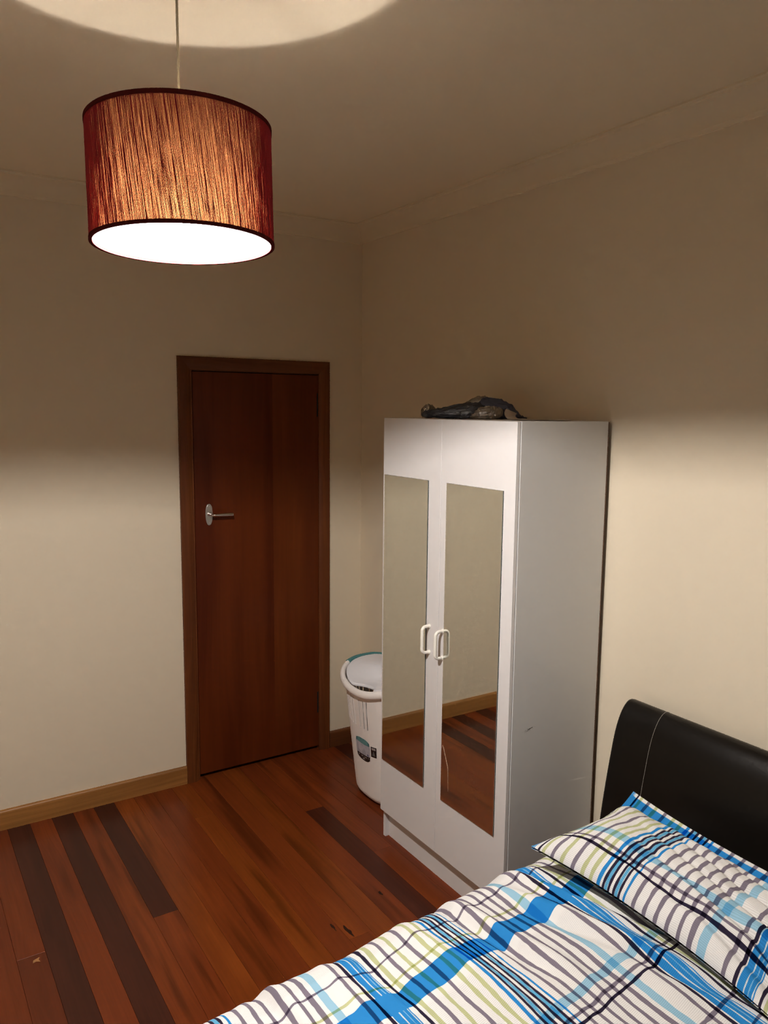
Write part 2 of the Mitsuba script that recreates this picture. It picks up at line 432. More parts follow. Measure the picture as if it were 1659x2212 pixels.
put('pendant_lamp__shade_threads', lampmesh(shade_threads()), 'm_shade_thread', kind='stuff', label='maroon slub threads of the shade cloth')
put('pendant_lamp__lining', lampmesh(cyl_sheet(SHADE_R - 0.0032, 0.002, SHADE_H - 0.002)), 'm_shade_lining', smooth=True, label='white shade lining')
for z0, z1 in ((0.0, 0.0055), (SHADE_H - 0.0075, SHADE_H)):
    put('pendant_lamp__rim', lampmesh(lathe([(SHADE_R - 0.0050, z0), (SHADE_R + 0.0016, z0), (SHADE_R + 0.0016, z1), (SHADE_R - 0.0050, z1)], 160, True)), 'm_shade_edge', smooth=30, label='dark maroon rim tape')
# spider ring near the top, holder and bulb
ZS = SHADE_H - 0.022
arms = []
for deg in (-90, 30, 150):
    a = math.radians(deg)
    arms.append(tube([(0.021 * math.cos(a), 0.021 * math.sin(a), ZS), (0.10 * math.cos(a), 0.10 * math.sin(a), ZS + 0.004), ((SHADE_R - 0.003) * math.cos(a), (SHADE_R - 0.003) * math.sin(a), SHADE_H - 0.008)], 0.0016, 8))
arms.append(tube([(0.021 * math.cos(t), 0.021 * math.sin(t), ZS) for t in np.linspace(0, 2 * np.pi, 32, endpoint=False)], 0.0022, 8, closed=True))
put('pendant_lamp__spider', lampmesh(join(*arms)), 'm_white_plastic', smooth=40, label='thin wire shade carrier')
put('pendant_lamp__holder', lampmesh(lathe([(0, SHADE_H + 0.012), (0.006, SHADE_H + 0.012), (0.012, SHADE_H), (0.0195, SHADE_H - 0.012), (0.0195, SHADE_H - 0.060), (0.016, SHADE_H - 0.064), (0, SHADE_H - 0.064)], 40)), 'm_white_plastic', smooth=30, label='white lamp holder')
BR, BZ = 0.022, 0.058
put('pendant_lamp__bulb_base', lampmesh(lathe([(0, SHADE_H - 0.062), (0.013, SHADE_H - 0.062), (0.0135, SHADE_H - 0.080), (0.018, SHADE_H - 0.095), (0.0215, BZ + 0.030), (BR, BZ + 0.0005), (0, BZ + 0.0005)], 40)), 'm_white_plastic', smooth=30, label='white bulb base')
dome = lathe([(BR * math.sin(t), BZ - BR * math.cos(t)) for t in np.linspace(0, math.pi / 2, 14)], 40)
if dome.face_normals[np.argmin(dome.triangles_center[:, 2])][2] > 0:
    dome.invert()
put('pendant_lamp__bulb', lampmesh(dome), 'm_white_plastic', smooth=True, label='glowing white bulb dome', emitter={'type': 'area', 'radiance': rgb(*BULB_RADIANCE)})
tc = (place @ np.array([0, 0, SHADE_H + 0.010, 1]))[:3]
put('pendant_lamp__cord', tube([tc, (tc[0], tc[1], tc[2] + 0.12), (tc[0], tc[1], CEIL - 0.02)], 0.0024, 10), 'm_cord', smooth=True, label='thin lamp flex')
put('pendant_lamp__ceiling_rose', lathe([(0, CEIL - 0.032), (0.008, CEIL - 0.032), (0.018, CEIL - 0.024), (0.040, CEIL - 0.018), (0.048, CEIL), (0, CEIL)], 48).apply_translation((tc[0], tc[1], 0)), 'm_white_plastic', smooth=30, label='white ceiling rose')

# ------------------------------------------------------------------ wardrobe
thing('wardrobe', 'white two-door wardrobe with a tall mirror on each door', 'wardrobe')


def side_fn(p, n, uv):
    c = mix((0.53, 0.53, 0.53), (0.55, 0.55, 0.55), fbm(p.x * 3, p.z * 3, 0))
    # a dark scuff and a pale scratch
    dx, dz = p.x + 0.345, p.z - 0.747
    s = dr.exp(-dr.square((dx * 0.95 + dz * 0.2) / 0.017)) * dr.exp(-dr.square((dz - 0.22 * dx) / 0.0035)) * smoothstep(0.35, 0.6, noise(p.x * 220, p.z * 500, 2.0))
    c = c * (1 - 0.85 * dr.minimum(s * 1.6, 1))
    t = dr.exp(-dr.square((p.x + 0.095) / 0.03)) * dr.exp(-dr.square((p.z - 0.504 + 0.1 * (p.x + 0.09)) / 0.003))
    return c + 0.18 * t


mat('m_melamine', prin((0.625, 0.61, 0.605), 0.45, specular=0.35))
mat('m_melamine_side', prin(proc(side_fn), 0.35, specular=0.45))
mat('m_hardboard', prin((0.085, 0.045, 0.025), 0.8))
mat('m_mirror_edge', prin((0.05, 0.06, 0.055), 0.3))
scene['m_mirror'] = {'type': 'twosided', 'bsdf': {'type': 'conductor', 'material': 'none', 'specular_reflectance': rgb(0.80, 0.82, 0.775)}}
mat('m_handle_plastic', prin((0.82, 0.80, 0.72), 0.35))
WX0, WXC, WXB = -0.439, -0.4225, -0.0205     # door front, carcass front, carcass back
WY0, WY1, WH = -1.701, -0.9085, 1.7945       # near side, far side
P = 0.016
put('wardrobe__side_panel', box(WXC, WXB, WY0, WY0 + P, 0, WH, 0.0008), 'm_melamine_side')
put('wardrobe__side_panel', box(WXC, WXB, WY1 - P, WY1, 0, WH, 0.0008), 'm_melamine')
put('wardrobe__top_panel', box(WXC, WXB, WY0 + P, WY1 - P, WH - P, WH - 0.0005, 0.0008), 'm_melamine')
put('wardrobe__bottom_panel', box(WXC, WXB, WY0 + P, WY1 - P, 0.108, 0.108 + P, 0.0008), 'm_melamine')
put('wardrobe__shelf', box(WXC + 0.02, WXB, WY0 + P, WY1 - P, 1.48, 1.48 + P, 0.0008), 'm_melamine')
put('wardrobe__plinth', box(WXC + 0.018, WXC + 0.018 + P, WY0 + P, WY1 - P, 0.0, 0.1075, 0.0008), 'm_melamine')
put('wardrobe__back_panel', box(WXB, WXB + 0.0032, WY0 - 0.001, WY1 + 0.001, 0.004, WH - 0.002), 'm_hardboard', label='brown hardboard back')
put('wardrobe__back_rail', join(box(WXB + 0.0032, -0.0165, WY0, WY0 + 0.02, 0.10, WH - 0.01)), 'm_hardboard')
SEAM = -1.2985
for (ya, yb, ma, mb, hy) in ((SEAM + 0.001, WY1, -1.2235, -0.9235, -1.243), (WY0 + 0.0022, SEAM - 0.001, -1.644, -1.338, -1.3275)):
    d = put('wardrobe__door', box(WX0, WXC - 0.0012, ya, yb, 0.125, WH - 0.0005, 0.0012), 'm_melamine', label='white door with a long mirror')
    X1, z0, z1, e = WX0, 0.358, 1.567, 0.0045
    put(d + '__mirror_edge', box(X1 - e + 0.0003, X1 + 0.0005, ma, mb, z0, z1), 'm_mirror_edge')
    put(d + '__mirror', box(X1 - e - 0.0002, X1 - e + 0.0004, ma + 0.0004, mb - 0.0004, z0 + 0.0004, z1 - 0.0004), 'm_mirror', label='long frameless mirror')
    # bow handle
    zc0, zc1, out_ = 0.912, 1.014, 0.034
    pp = [(X1 + 0.0005, hy, zc0)]
    for a in np.linspace(0, math.pi / 2, 8):
        pp.append((X1 - out_ + 0.016 * (1 - math.sin(a)), hy, zc0 + 0.016 * (1 - math.cos(a))))
    for a in np.linspace(0, math.pi / 2, 8):
        pp.append((X1 - out_ + 0.016 * (1 - math.cos(a)), hy, zc1 - 0.016 * (1 - math.sin(a))))
    pp.append((X1 + 0.0005, hy, zc1))
    feet = [tube([(X1 + 0.0003, hy, z), (X1 - 0.003, hy, z)], 0.0085, 18) for z in (zc0, zc1)]
    put(d + '__handle', join(tube(pp, 0.0062, 16), *feet), 'm_handle_plastic', smooth=50, label='cream plastic bow handle')
# hairline crack across a corner of the near mirror
XM = WX0 - 0.0049
ck = np.array([(-1.344, 0.578), (-1.352, 0.572), (-1.362, 0.548), (-1.372, 0.525), (-1.381, 0.502), (-1.383, 0.47), (-1.384, 0.44), (-1.386, 0.41)])
mat('m_crack', prin((0.45, 0.38, 0.30), 0.3))
put('wardrobe__door_001__crack', tube(np.stack([np.full(len(ck), XM), ck[:, 0], ck[:, 1]], 1), [0.0003, 0.0009, 0.0009, 0.0011, 0.0009, 0.0006, 0.0005, 0.0003], 6), 'm_crack', label='thin pale crack in the mirror')

# ------------------------------------------------------------------ laundry basket
thing('laundry_basket', 'white plastic laundry basket with a lid, between wardrobe and door', 'laundry basket')
BH = 0.557
B0, B1 = (-0.213, -0.607, 0.114, 0.161), (-0.205, -0.635, 0.194, 0.232)


def brim(h):
    return [a + (b - a) * h for a, b in zip(B0, B1)]


def bpoint(th, h, grow=0.0):
    """A point of the basket's side at angle th and height fraction h."""
    th, h = np.broadcast_arrays(np.asarray(th, float), np.asarray(h, float))
    cx, cy, a, b = brim(h)
    r0 = 0.045
    z = h * BH
    inset = np.where(z < r0, r0 - np.sqrt(np.maximum(r0 ** 2 - (r0 - z) ** 2, 0)), 0)
    a, b = a - inset + grow, b - inset + grow
    c, s = np.cos(th), np.sin(th)
    e = 2 / 2.67
    a = np.where(c > 0, a * (1 - 0.16 * h), a)
    lift = 0.060 * (np.sign(s) * np.abs(s) ** e) ** 2 * h ** 3
    return np.stack([cx + a * np.sign(c) * np.abs(c) ** e, cy + b * np.sign(s) * np.abs(s) ** e, z + lift], -1)


mat('m_basket', prin((0.80, 0.77, 0.74), 0.4))
mat('m_basket_lid', prin((0.70, 0.70, 0.73), 0.45))
mat('m_teal', prin((0.06, 0.19, 0.20), 0.45))
NT = 120
TH = np.linspace(0, 2 * np.pi, NT, endpoint=False)
hs = np.concatenate([np.linspace(0, 0.08, 8), np.linspace(0.12, 1.0, 22)])
ring_o = [bpoint(TH, h) for h in hs]
ring_i = [bpoint(TH, h, -0.0028) + ([0, 0, 0.003] if h < 0.05 else [0, 0, 0]) for h in hs[::-1]]
v = np.vstack(ring_o + ring_i)
f = grid_faces(len(ring_o) + len(ring_i), NT, True)
c0 = ring_o[0].mean(0); c1 = ring_i[-1].mean(0)
n_ = len(v)
v = np.vstack([v, [c0, c1]])
i_ = np.arange(NT); j_ = (i_ + 1) % NT
last = (len(ring_o) + len(ring_i) - 1) * NT
f = np.vstack([f, np.stack([np.full(NT, n_), j_, i_], 1), np.stack([np.full(NT, n_ + 1), last + i_, last + j_], 1)])
body = trimesh.Trimesh(v, f, process=False)
if body.volume < 0:
    body.invert()
mb_ = to_manifold(body)
cut = []
for k in range(62):
    t = 2 * np.pi * (k + 0.15) / 62
    deg = math.degrees(t)
    if 196 < deg < 262 or 20 < deg < 80:
        continue
    lo = 0.68
    ps = []
    for h in (lo, 0.93):
        a = bpoint(t, h); cx, cy = brim(h)[:2]
        d = a - [cx, cy, a[2]]; d /= np.linalg.norm(d)
        tn_ = np.array([-d[1], d[0], 0]) * 0.0029
        for s in (-1, 1):
            for q in (-1, 1):
                ps.append(a + d * 0.012 * s + tn_ * q)
    cut.append(manifold3d.Manifold.hull_points(np.array(ps)))
mb_ = mb_ - manifold3d.Manifold.batch_boolean(cut, manifold3d.OpType.Add)
put('laundry_basket__body', from_manifold(mb_), 'm_basket', smooth=35, label='white basket body with tall slots')


def sweep_closed(ring, prof):
    """Sweep the (outward, up) profile around a closed ring."""
    n = len(ring)
    t = np.roll(ring, -1, 0) - np.roll(ring, 1, 0); t[:, 2] = 0
    t /= np.linalg.norm(t, axis=1, keepdims=True)
    o = np.stack([t[:, 1], -t[:, 0], 0 * t[:, 0]], 1)
    v = np.vstack([ring + o * a + [0, 0, b] for a, b in prof])
    pr = len(prof)
    f = []
    for a in range(pr):
        b = (a + 1) % pr
        i = np.arange(n); j = (i + 1) % n
        f += [np.stack([a * n + i, a * n + j, b * n + j], 1), np.stack([a * n + i, b * n + j, b * n + i], 1)]
    m = trimesh.Trimesh(v, np.vstack(f), process=False)
    if m.volume < 0:
        m.invert()
    return m


rim_ring = bpoint(TH, 1.0)
prof = [(0.009 + 0.0130 * math.cos(t), -0.001 + 0.0185 * math.sin(t)) for t in np.linspace(0, 2 * np.pi, 14, endpoint=False)]
put('laundry_basket__rim', sweep_closed(rim_ring, prof), 'm_basket', smooth=True, label='thick rolled white rim')
# grips let over the rim at its two ends, teal
for c in (90, 270):
    t = np.radians(np.linspace(c - 27, c + 27, 24))
    r_ = bpoint(t, 1.0)
    tan = np.gradient(r_, axis=0); tan[:, 2] = 0; tan /= np.linalg.norm(tan, axis=1, keepdims=True)
    o = np.stack([tan[:, 1], -tan[:, 0], 0 * tan[:, 0]], 1)
    pr = [(0.009 + 0.0150 * math.cos(a), 0.000 + 0.0205 * math.sin(a)) for a in np.linspace(0, 2 * np.pi, 14, endpoint=False)]
    v = np.stack([r_ + o * a + [0, 0, b] for a, b in pr], 1).reshape(-1, 3)
    f = grid_faces(24, 14, True)
    m = trimesh.Trimesh(np.vstack([v, [r_[0] + o[0] * 0.008, r_[-1] + o[-1] * 0.008]]), np.vstack([f, [[336, (k + 1) % 14, k] for k in range(14)], [[337, 322 + k, 322 + (k + 1) % 14] for k in range(14)]]), process=False)
    if m.volume < 0:
        m.invert()
    put('laundry_basket__grip', m, 'm_teal', smooth=50, label='teal grip on the rim')
# lid: slightly domed plate inside the rim, short of it along the left so that a gap shows
def lid_ring(s, dz):
    r = bpoint(TH, 1.0)
    c = np.array([B1[0], B1[1], 0])
    w = r.copy()
    w[:, :2] = c[:2] + (r[:, :2] - c[:2]) * s
    dd = np.degrees(TH)
    pull = 0.052 * np.exp(-((dd - 187) / 12.0) ** 4) * np.clip((s - 0.4) / 0.5, 0, 1)
    w[:, 0] += pull
    w[:, 2] = r[:, 2] + 0.013 + dz
    return w
rings = [lid_ring(0.955, -0.008), lid_ring(0.965, 0.0), lid_ring(0.93, 0.005), lid_ring(0.86, 0.002), lid_ring(0.6, 0.003), lid_ring(0.3, 0.005)]
mid = np.array([[B1[0], B1[1], rings[-1][:, 2].mean()]])
under = [lid_ring(0.9, -0.006), lid_ring(0.4, -0.004)]
v = np.vstack(rings[::-1] + under + [mid, mid - [0, 0, 0.008]])
nr = len(rings) + len(under)
f = grid_faces(nr, NT, True)
f = np.vstack([f, np.stack([np.full(NT, nr * NT), j_, i_], 1), np.stack([np.full(NT, nr * NT + 1), (nr - 1) * NT + i_, (nr - 1) * NT + j_], 1)])
lid = trimesh.Trimesh(v, f, process=False)
if lid.volume < 0:
    lid.invert()
put('laundry_basket__lid', lid, 'm_basket_lid', smooth=40, label='pale lid sunk in the rim')


def patch(t0, t1, h0, h1, outline, m, name, label, n=28):
    """A sticker on the basket's side; outline(u, v) keeps the grid inside the sticker's shape."""
    u, w = np.meshgrid(np.linspace(0, 1, n), np.linspace(0, 1, n), indexing='ij')
    uu, ww = outline(u, w)
    t, h = np.radians(t0 + (t1 - t0) * uu), h0 + (h1 - h0) * ww
    a, b = bpoint(t, h, 0.0011), bpoint(t, h, 0.0002)
    v = np.vstack([a.reshape(-1, 3), b.reshape(-1, 3)])
    fa = grid_faces(n, n)
    f = np.vstack([fa, fa[:, ::-1] + n * n])
    uv = np.stack([uu, ww], -1).reshape(-1, 2)
    put('laundry_basket__' + name, trimesh.Trimesh(v, f, process=False), m, smooth=True, uv=np.vstack([uv, uv]), label=label)


def sticker_fn(p, n, uv):
    u, v = uv.x, uv.y
    c = mix((0.36, 0.36, 0.42), (0.50, 0.49, 0.52), fbm(u * 5, v * 4, 0))
    pic = smoothstep(0.45, 0.6, fbm(u * 7, v * 3, 5.0))
    c = mix(c, (0.24, 0.25, 0.30), pic * 0.6)
    dot = smoothstep(0.09, 0.07, dr.sqrt(dr.square(u - 0.8) + dr.square((v - 0.33) * 1.6)))
    c = mix(c, (0.13, 0.13, 0.22), dot)
    top = smoothstep(0.735, 0.74, v - 0.12 * dr.square(u - 0.5))
    c = mix(c, mix((0.055, 0.14, 0.16), (0.11, 0.26, 0.27), smoothstep(0.3, 0.7, noise(u * 14, v * 6, 3.0))), top)
    low = smoothstep(0.235, 0.23, v - 0.05 * u)
    c = mix(c, (0.012, 0.010, 0.010), low)
    dash = low * smoothstep(0.5, 0.62, noise(u * 26, 1.0, 2.0)) * smoothstep(0.02, 0.012, dr.abs(v - 0.165 - 0.03 * u)) * smoothstep(0.95, 0.9, u) * smoothstep(0.12, 0.18, u)
    badge = low * smoothstep(0.06, 0.05, dr.abs(u - 0.45)) * smoothstep(0.028, 0.02, dr.abs(v - 0.075))
    return mix(c, (0.45, 0.42, 0.40), dr.maximum(dash, badge))


def tag_fn(p, n, uv):
    u, v = uv.x, uv.y
    c = mi.Color3f(0.012, 0.011, 0.011)
    bar = smoothstep(0.03, 0.0, dr.abs(u - 0.5) - 0.34) * smoothstep(0.03, 0.0, dr.abs(v - 0.82) - 0.09)
    c = mix(c, (0.28, 0.25, 0.25), bar)
    tri = smoothstep(0.06, 0.0, dr.abs(u - 0.5) - (0.62 - v) * 0.55) * smoothstep(0.13, 0.16, v) * smoothstep(0.64, 0.6, v)
    return mix(c, (0.10, 0.10, 0.095), tri)


mat('m_sticker', prin(proc(sticker_fn), 0.35))
mat('m_tag', prin(proc(tag_fn), 0.35))


def oval(u, v):
    w = np.minimum(1, 1.02 - 0.0 * v)
    top = 1 - 0.10 * (2 * u - 1) ** 2 - 0.02
    bot = 0.12 * np.abs(2 * u - 1) ** 2.5
    return 0.5 + (u - 0.5) * (0.90 + 0.1 * np.sin(np.pi * v)), bot + (top - bot) * v


patch(172, 195, 0.385, 0.59, oval, 'm_sticker', 'sticker', 'printed oval sticker, teal, grey and black')
patch(197, 208, 0.46, 0.55, lambda u, v: (u, v), 'm_tag', 'tag', 'small black sticker')

# ------------------------------------------------------------------ things on the wardrobe
mat('m_navy_plastic', prin((0.010, 0.0125, 0.020), 0.32, specular=0.5))
mat('m_clear_film', prin((0.115, 0.092, 0.062), 0.25, specular=0.6))
mat('m_navy_cloth', prin((0.014, 0.016, 0.034), 0.6))
mat('m_paper', {'type': 'diffuse', 'reflectance': rgb(0.62, 0.57, 0.52)})
thing('plastic_bag', 'crumpled dark plastic bag lying on top of the wardrobe', 'bag')
bag_e = np.array([0.645, -0.764, 0]); bag_n = np.array([0.764, 0.645, 0])
bag_o = np.array([-0.405, -1.115, WH])


def lump(l0, l1, top, depth, off=0.0, seed=1, rough_=0.006, sub=5, lift=0.0):
    """A crumpled flattened bundle from l0 to l1 along the bag's line; top(t) its height."""
    m = trimesh.creation.icosphere(sub)
    v = m.vertices.copy()
    t = 0.5 + 0.5 * np.sign(v[:, 0]) * np.abs(v[:, 0]) ** 0.8
    hgt = np.array([top(x) for x in t]) * 1.12
    cre = np.abs(meshkit.fbm(v * 2.6 + seed * 3.1, 4, seed) - 0.5) * 2
    z = (0.5 + 0.5 * np.sign(v[:, 2]) * np.abs(v[:, 2]) ** 0.8)
    y = v[:, 1] * depth * (1 + 0.3 * (cre - 0.4))
    z = z * hgt * (1 - 0.35 * cre * (z > 0.3)) + rough_ * (meshkit.noise(v * 9 + seed, seed) - 0.5) * (z > 0.1)
    w = bag_o + (l0 + (l1 - l0) * t)[:, None] * bag_e + (y + off)[:, None] * bag_n
    w[:, 2] += np.maximum(z, 0) + 0.0006 + lift * t
    return trimesh.Trimesh(w, m.faces, process=False)


def interp(*pts):
    x, y = zip(*pts)
    return lambda t: float(np.interp(t, x, y))


put('plastic_bag__bundle', lump(0.005, 0.262, interp((0, 0.030), (0.3, 0.036), (0.6, 0.050), (0.85, 0.062), (1, 0.05)), 0.050, 0.0, 3, 0.012), 'm_navy_plastic', smooth=35, label='dark navy wrapped bundle')
put('plastic_bag__film', lump(0.075, 0.29, interp((0, 0.03), (0.35, 0.052), (0.62, 0.078), (0.75, 0.080), (1, 0.045)), 0.040, 0.060, 8, 0.010), 'm_clear_film', smooth=35, label='loose brownish film')
put('plastic_bag__flap', lump(0.205, 0.40, interp((0, 0.06), (0.15, 0.080), (0.5, 0.066), (0.72, 0.048), (0.86, 0.016), (1, 0.006)), 0.026, 0.030, 11, 0.012), 'm_navy_cloth', smooth=35, label='dark folded flap')
put('plastic_bag__packet', lump(0.190, 0.318, interp((0, 0.026), (0.3, 0.040), (1, 0.046)), 0.030, -0.018, 17, 0.010), 'm_clear_film', smooth=35, label='brown film packet at the front')
put('plastic_bag__crumple', lump(-0.006, 0.052, interp((0, 0.040), (0.5, 0.047), (1, 0.042)), 0.03, 0.03, 23, 0.014), 'm_clear_film', smooth=35, label='crumpled film end')
# the paper sheet: flat on the top, one end curled up
nu, nv = 40, 14
u, w = np.meshgrid(np.linspace(0, 1, nu), np.linspace(0, 1, nv), indexing='ij')
curl = np.clip((0.20 - u) / 0.20, 0, 1)
xl = -0.425 + 0.0 * u
ang = curl * 2.3
R_ = 0.022
px_ = np.where(u < 0.2, 0.20 * 0.24 - R_ * np.sin(ang), u * 0.24)
pz_ = np.where(u < 0.2, R_ * (1 - np.cos(ang)) * (0.55 + 0.45 * (1 - w)), 0.0012 * np.sin(u * 9))
ex = np.array([0.55, -0.835, 0]); ey = np.array([0.835, 0.55, 0])
base_pt = np.array([-0.312, -1.452, WH + 0.0016])
pv = base_pt + px_[..., None] * ex + (w * 0.15)[..., None] * ey
pv[..., 2] += pz_ + 0.0014
va = pv.reshape(-1, 3)
nrm = trimesh.Trimesh(va, grid_faces(nu, nv), process=False).vertex_normals
if nrm[-1][2] < 0:
    nrm = -nrm
vb = va - nrm * 0.0008
fa = grid_faces(nu, nv)
put('paper_sheet', trimesh.Trimesh(np.vstack([va, vb]), np.vstack([fa, fa[:, ::-1] + len(va)]), process=False), 'm_paper', smooth=True,
    label='off-white paper sheet with a curled end beside the bag on the wardrobe', cat='paper')

# ------------------------------------------------------------------ bed
mat('m_leather', prin((0.0105, 0.0095, 0.009), 0.36, specular=0.5))


def leather_bump(p, n, uv):
    return 0.00025 * fbm(p.x * 160, p.y * 160, p.z * 160, 3) + 0.003 * fbm(p.x * 7, p.y * 5, p.z * 9, 2)


scene['m_leather'] = {'type': 'twosided', 'bsdf': {'type': 'bumpmap', 'arbitrary': proc(leather_bump), 'scale': 1.0, 'bsdf': prin((0.0048, 0.0036, 0.0028), 0.30, specular=0.22)}}
mat('m_thread', {'type': 'diffuse', 'reflectance': rgb(0.26, 0.24, 0.21)})
thing('bed', 'black leather bed frame with a high rounded headboard', 'bed')
BY0, BY1 = -3.68, -1.885


def head_profile(g=0.0):
    """Headboard's side view (x, z): leaning front, rolled top, flat back."""
    k = np.array([(-0.215, 0.06), (-0.207, 0.28), (-0.191, 0.45), (-0.168, 0.60), (-0.146, 0.715), (-0.135, 0.762), (-0.122, 0.800), (-0.104, 0.834), (-0.085, 0.855), (-0.066, 0.864), (-0.048, 0.860), (-0.034, 0.846), (-0.026, 0.82), (-0.024, 0.78)])
    d = np.concatenate([[0], np.cumsum(np.linalg.norm(np.diff(k, axis=0), axis=1))])
    cs_ = CubicSpline(d, k)
    t = np.concatenate([np.linspace(0, d[4], 10, endpoint=False), np.linspace(d[4], d[-1], 30)])
    q = cs_(t)
    dq = cs_(t, 1); dq /= np.linalg.norm(dq, axis=1, keepdims=True)
    q = q + g * np.stack([-dq[:, 1], dq[:, 0]], 1)
    return [tuple(x) for x in q] + [(-0.024, 0.60), (-0.024, 0.06)]


hp = np.array(head_profile())
hc = hp.mean(0)
ys, ins = [], []
for t in np.linspace(0, math.pi / 2, 7):
    ys.append(BY1 - 0.014 * (1 - math.sin(t))); ins.append(0.014 * (1 - math.cos(t)))
cols = []
poly = sg.Polygon(hp)
def offset_ring(d):
    n = len(hp)
    t = np.roll(hp, -1, 0) - np.roll(hp, 1, 0); t /= np.linalg.norm(t, axis=1, keepdims=True)
    s = np.array([t[:, 1], -t[:, 0]]).T
    if sg.Polygon(hp + s * 0.001).area > poly.area:
        s = -s
    return hp + s * d
stations = [(BY1 - 0.014 + 0.014 * math.sin(t), 0.014 * (1 - math.cos(t))) for t in np.linspace(math.pi / 2, 0, 7)]
stations += [(y, 0.0) for y in np.linspace(BY1 - 0.05, BY0 + 0.05, 30)] + [(BY0 + 0.014 - 0.014 * math.sin(t), 0.014 * (1 - math.cos(t))) for t in np.linspace(0, math.pi / 2, 7)]
rings = []
for y, d in stations:
    r = offset_ring(d)
    rings.append(np.stack([r[:, 0], np.full(len(r), y), r[:, 1]], 1))
nh = len(hp)
v = np.vstack(rings)
f = grid_faces(len(rings), nh, True)
cap0 = trimesh.creation.triangulate_polygon(poly, engine='earcut')
tri = np.asarray(cap0[1])
lookup = np.array([np.argmin(np.linalg.norm(hp - p, axis=1)) for p in cap0[0]])
tri = lookup[tri]
f = np.vstack([f, tri, tri[:, ::-1] + (len(rings) - 1) * nh])
hb = trimesh.Trimesh(v, f, process=False)
trimesh.repair.fix_normals(hb)
put('bed__headboard', hb, 'm_leather', smooth=40, label='black leather headboard')
# stitched seams over the headboard, and along its foot
for ysm in (-2.035, BY0 + 0.15):
    sp = np.array(head_profile(0.0004))[1:40]
    put('bed__stitching', tube(np.stack([sp[:, 0], np.full(len(sp), ysm), sp[:, 1]], 1), 0.0008, 6), 'm_thread', smooth=True, label='pale stitched seam')
put('bed__side_rail', box(-2.16, -0.20, -2.165, -2.125, 0.12, 0.36, 0.012), 'm_leather')
put('bed__side_rail', box(-2.16, -0.20, -3.575, -3.530, 0.12, 0.36, 0.012), 'm_leather')
put('bed__foot_rail', box(-2.205, -2.16, -3.575, -2.125, 0.12, 0.36, 0.012), 'm_leather')
put('bed__slat_base', box(-2.16, -0.21, -3.53, -2.165, 0.24, 0.27, 0.003), 'm_subfloor')
for lx in (-2.12, -0.26):
    for ly in (-3.54, -2.16):
        put('bed__leg', box(lx - 0.03, lx + 0.03, ly - 0.03, ly + 0.03, 0, 0.125, 0.004), 'm_leather')
mat('m_mattress', prin((0.7, 0.69, 0.66), 0.8))
mt = box(-2.150, -0.225, -3.522, -2.172, 0.271, 0.500, 0.03)
put('mattress', mt, 'm_mattress', smooth=40, label='white mattress on the bed, hidden under the plaid duvet', cat='mattress')

# ---- plaid print: u along the stripes' crossing direction, v across the bed from its edge line
BLUE, NAVY, GREY, GREEN, LIGHT, SKY = (0.036, 0.29, 0.74), (0.034, 0.027, 0.055), (0.25, 0.22, 0.285), (0.62, 0.66, 0.37), (0.38, 0.66, 0.86), (0.15, 0.50, 0.82)
PER = 0.602
U_ST = [(0.000, 0.009, NAVY), (0.030, 0.044, BLUE), (0.0685, 0.0075, NAVY), (0.084, 0.010, GREEN), (0.112, 0.0098, GREY), (0.140, 0.010, GREEN), (0.171, 0.0098, GREY),
        (0.199, 0.010, GREEN), (0.223, 0.010, GREEN), (0.245, 0.009, BLUE), (0.259, 0.0066, NAVY), (0.2665, 0.0085, SKY), (0.274, 0.0062, NAVY), (0.288, 0.0066, NAVY), (0.2955, 0.0085, SKY),
        (0.303, 0.0062, NAVY), (0.317, 0.005, BLUE), (0.343, 0.0098, GREY), (0.373, 0.0098, GREY), (0.403, 0.0098, GREY), (0.433, 0.0098, GREY), (0.463, 0.0098, GREY), (0.492, 0.013, GREY),
        (0.520, 0.020, LIGHT), (0.576, 0.0098, GREY)]
V_ST = [(0.000, 0.0065, GREY), (0.074, 0.008, GREEN), (0.136, 0.066, BLUE), (0.388, 0.024, LIGHT), (0.426, 0.009, GREY), (0.447, 0.0078, NAVY), (0.61, 0.010, GREY)]


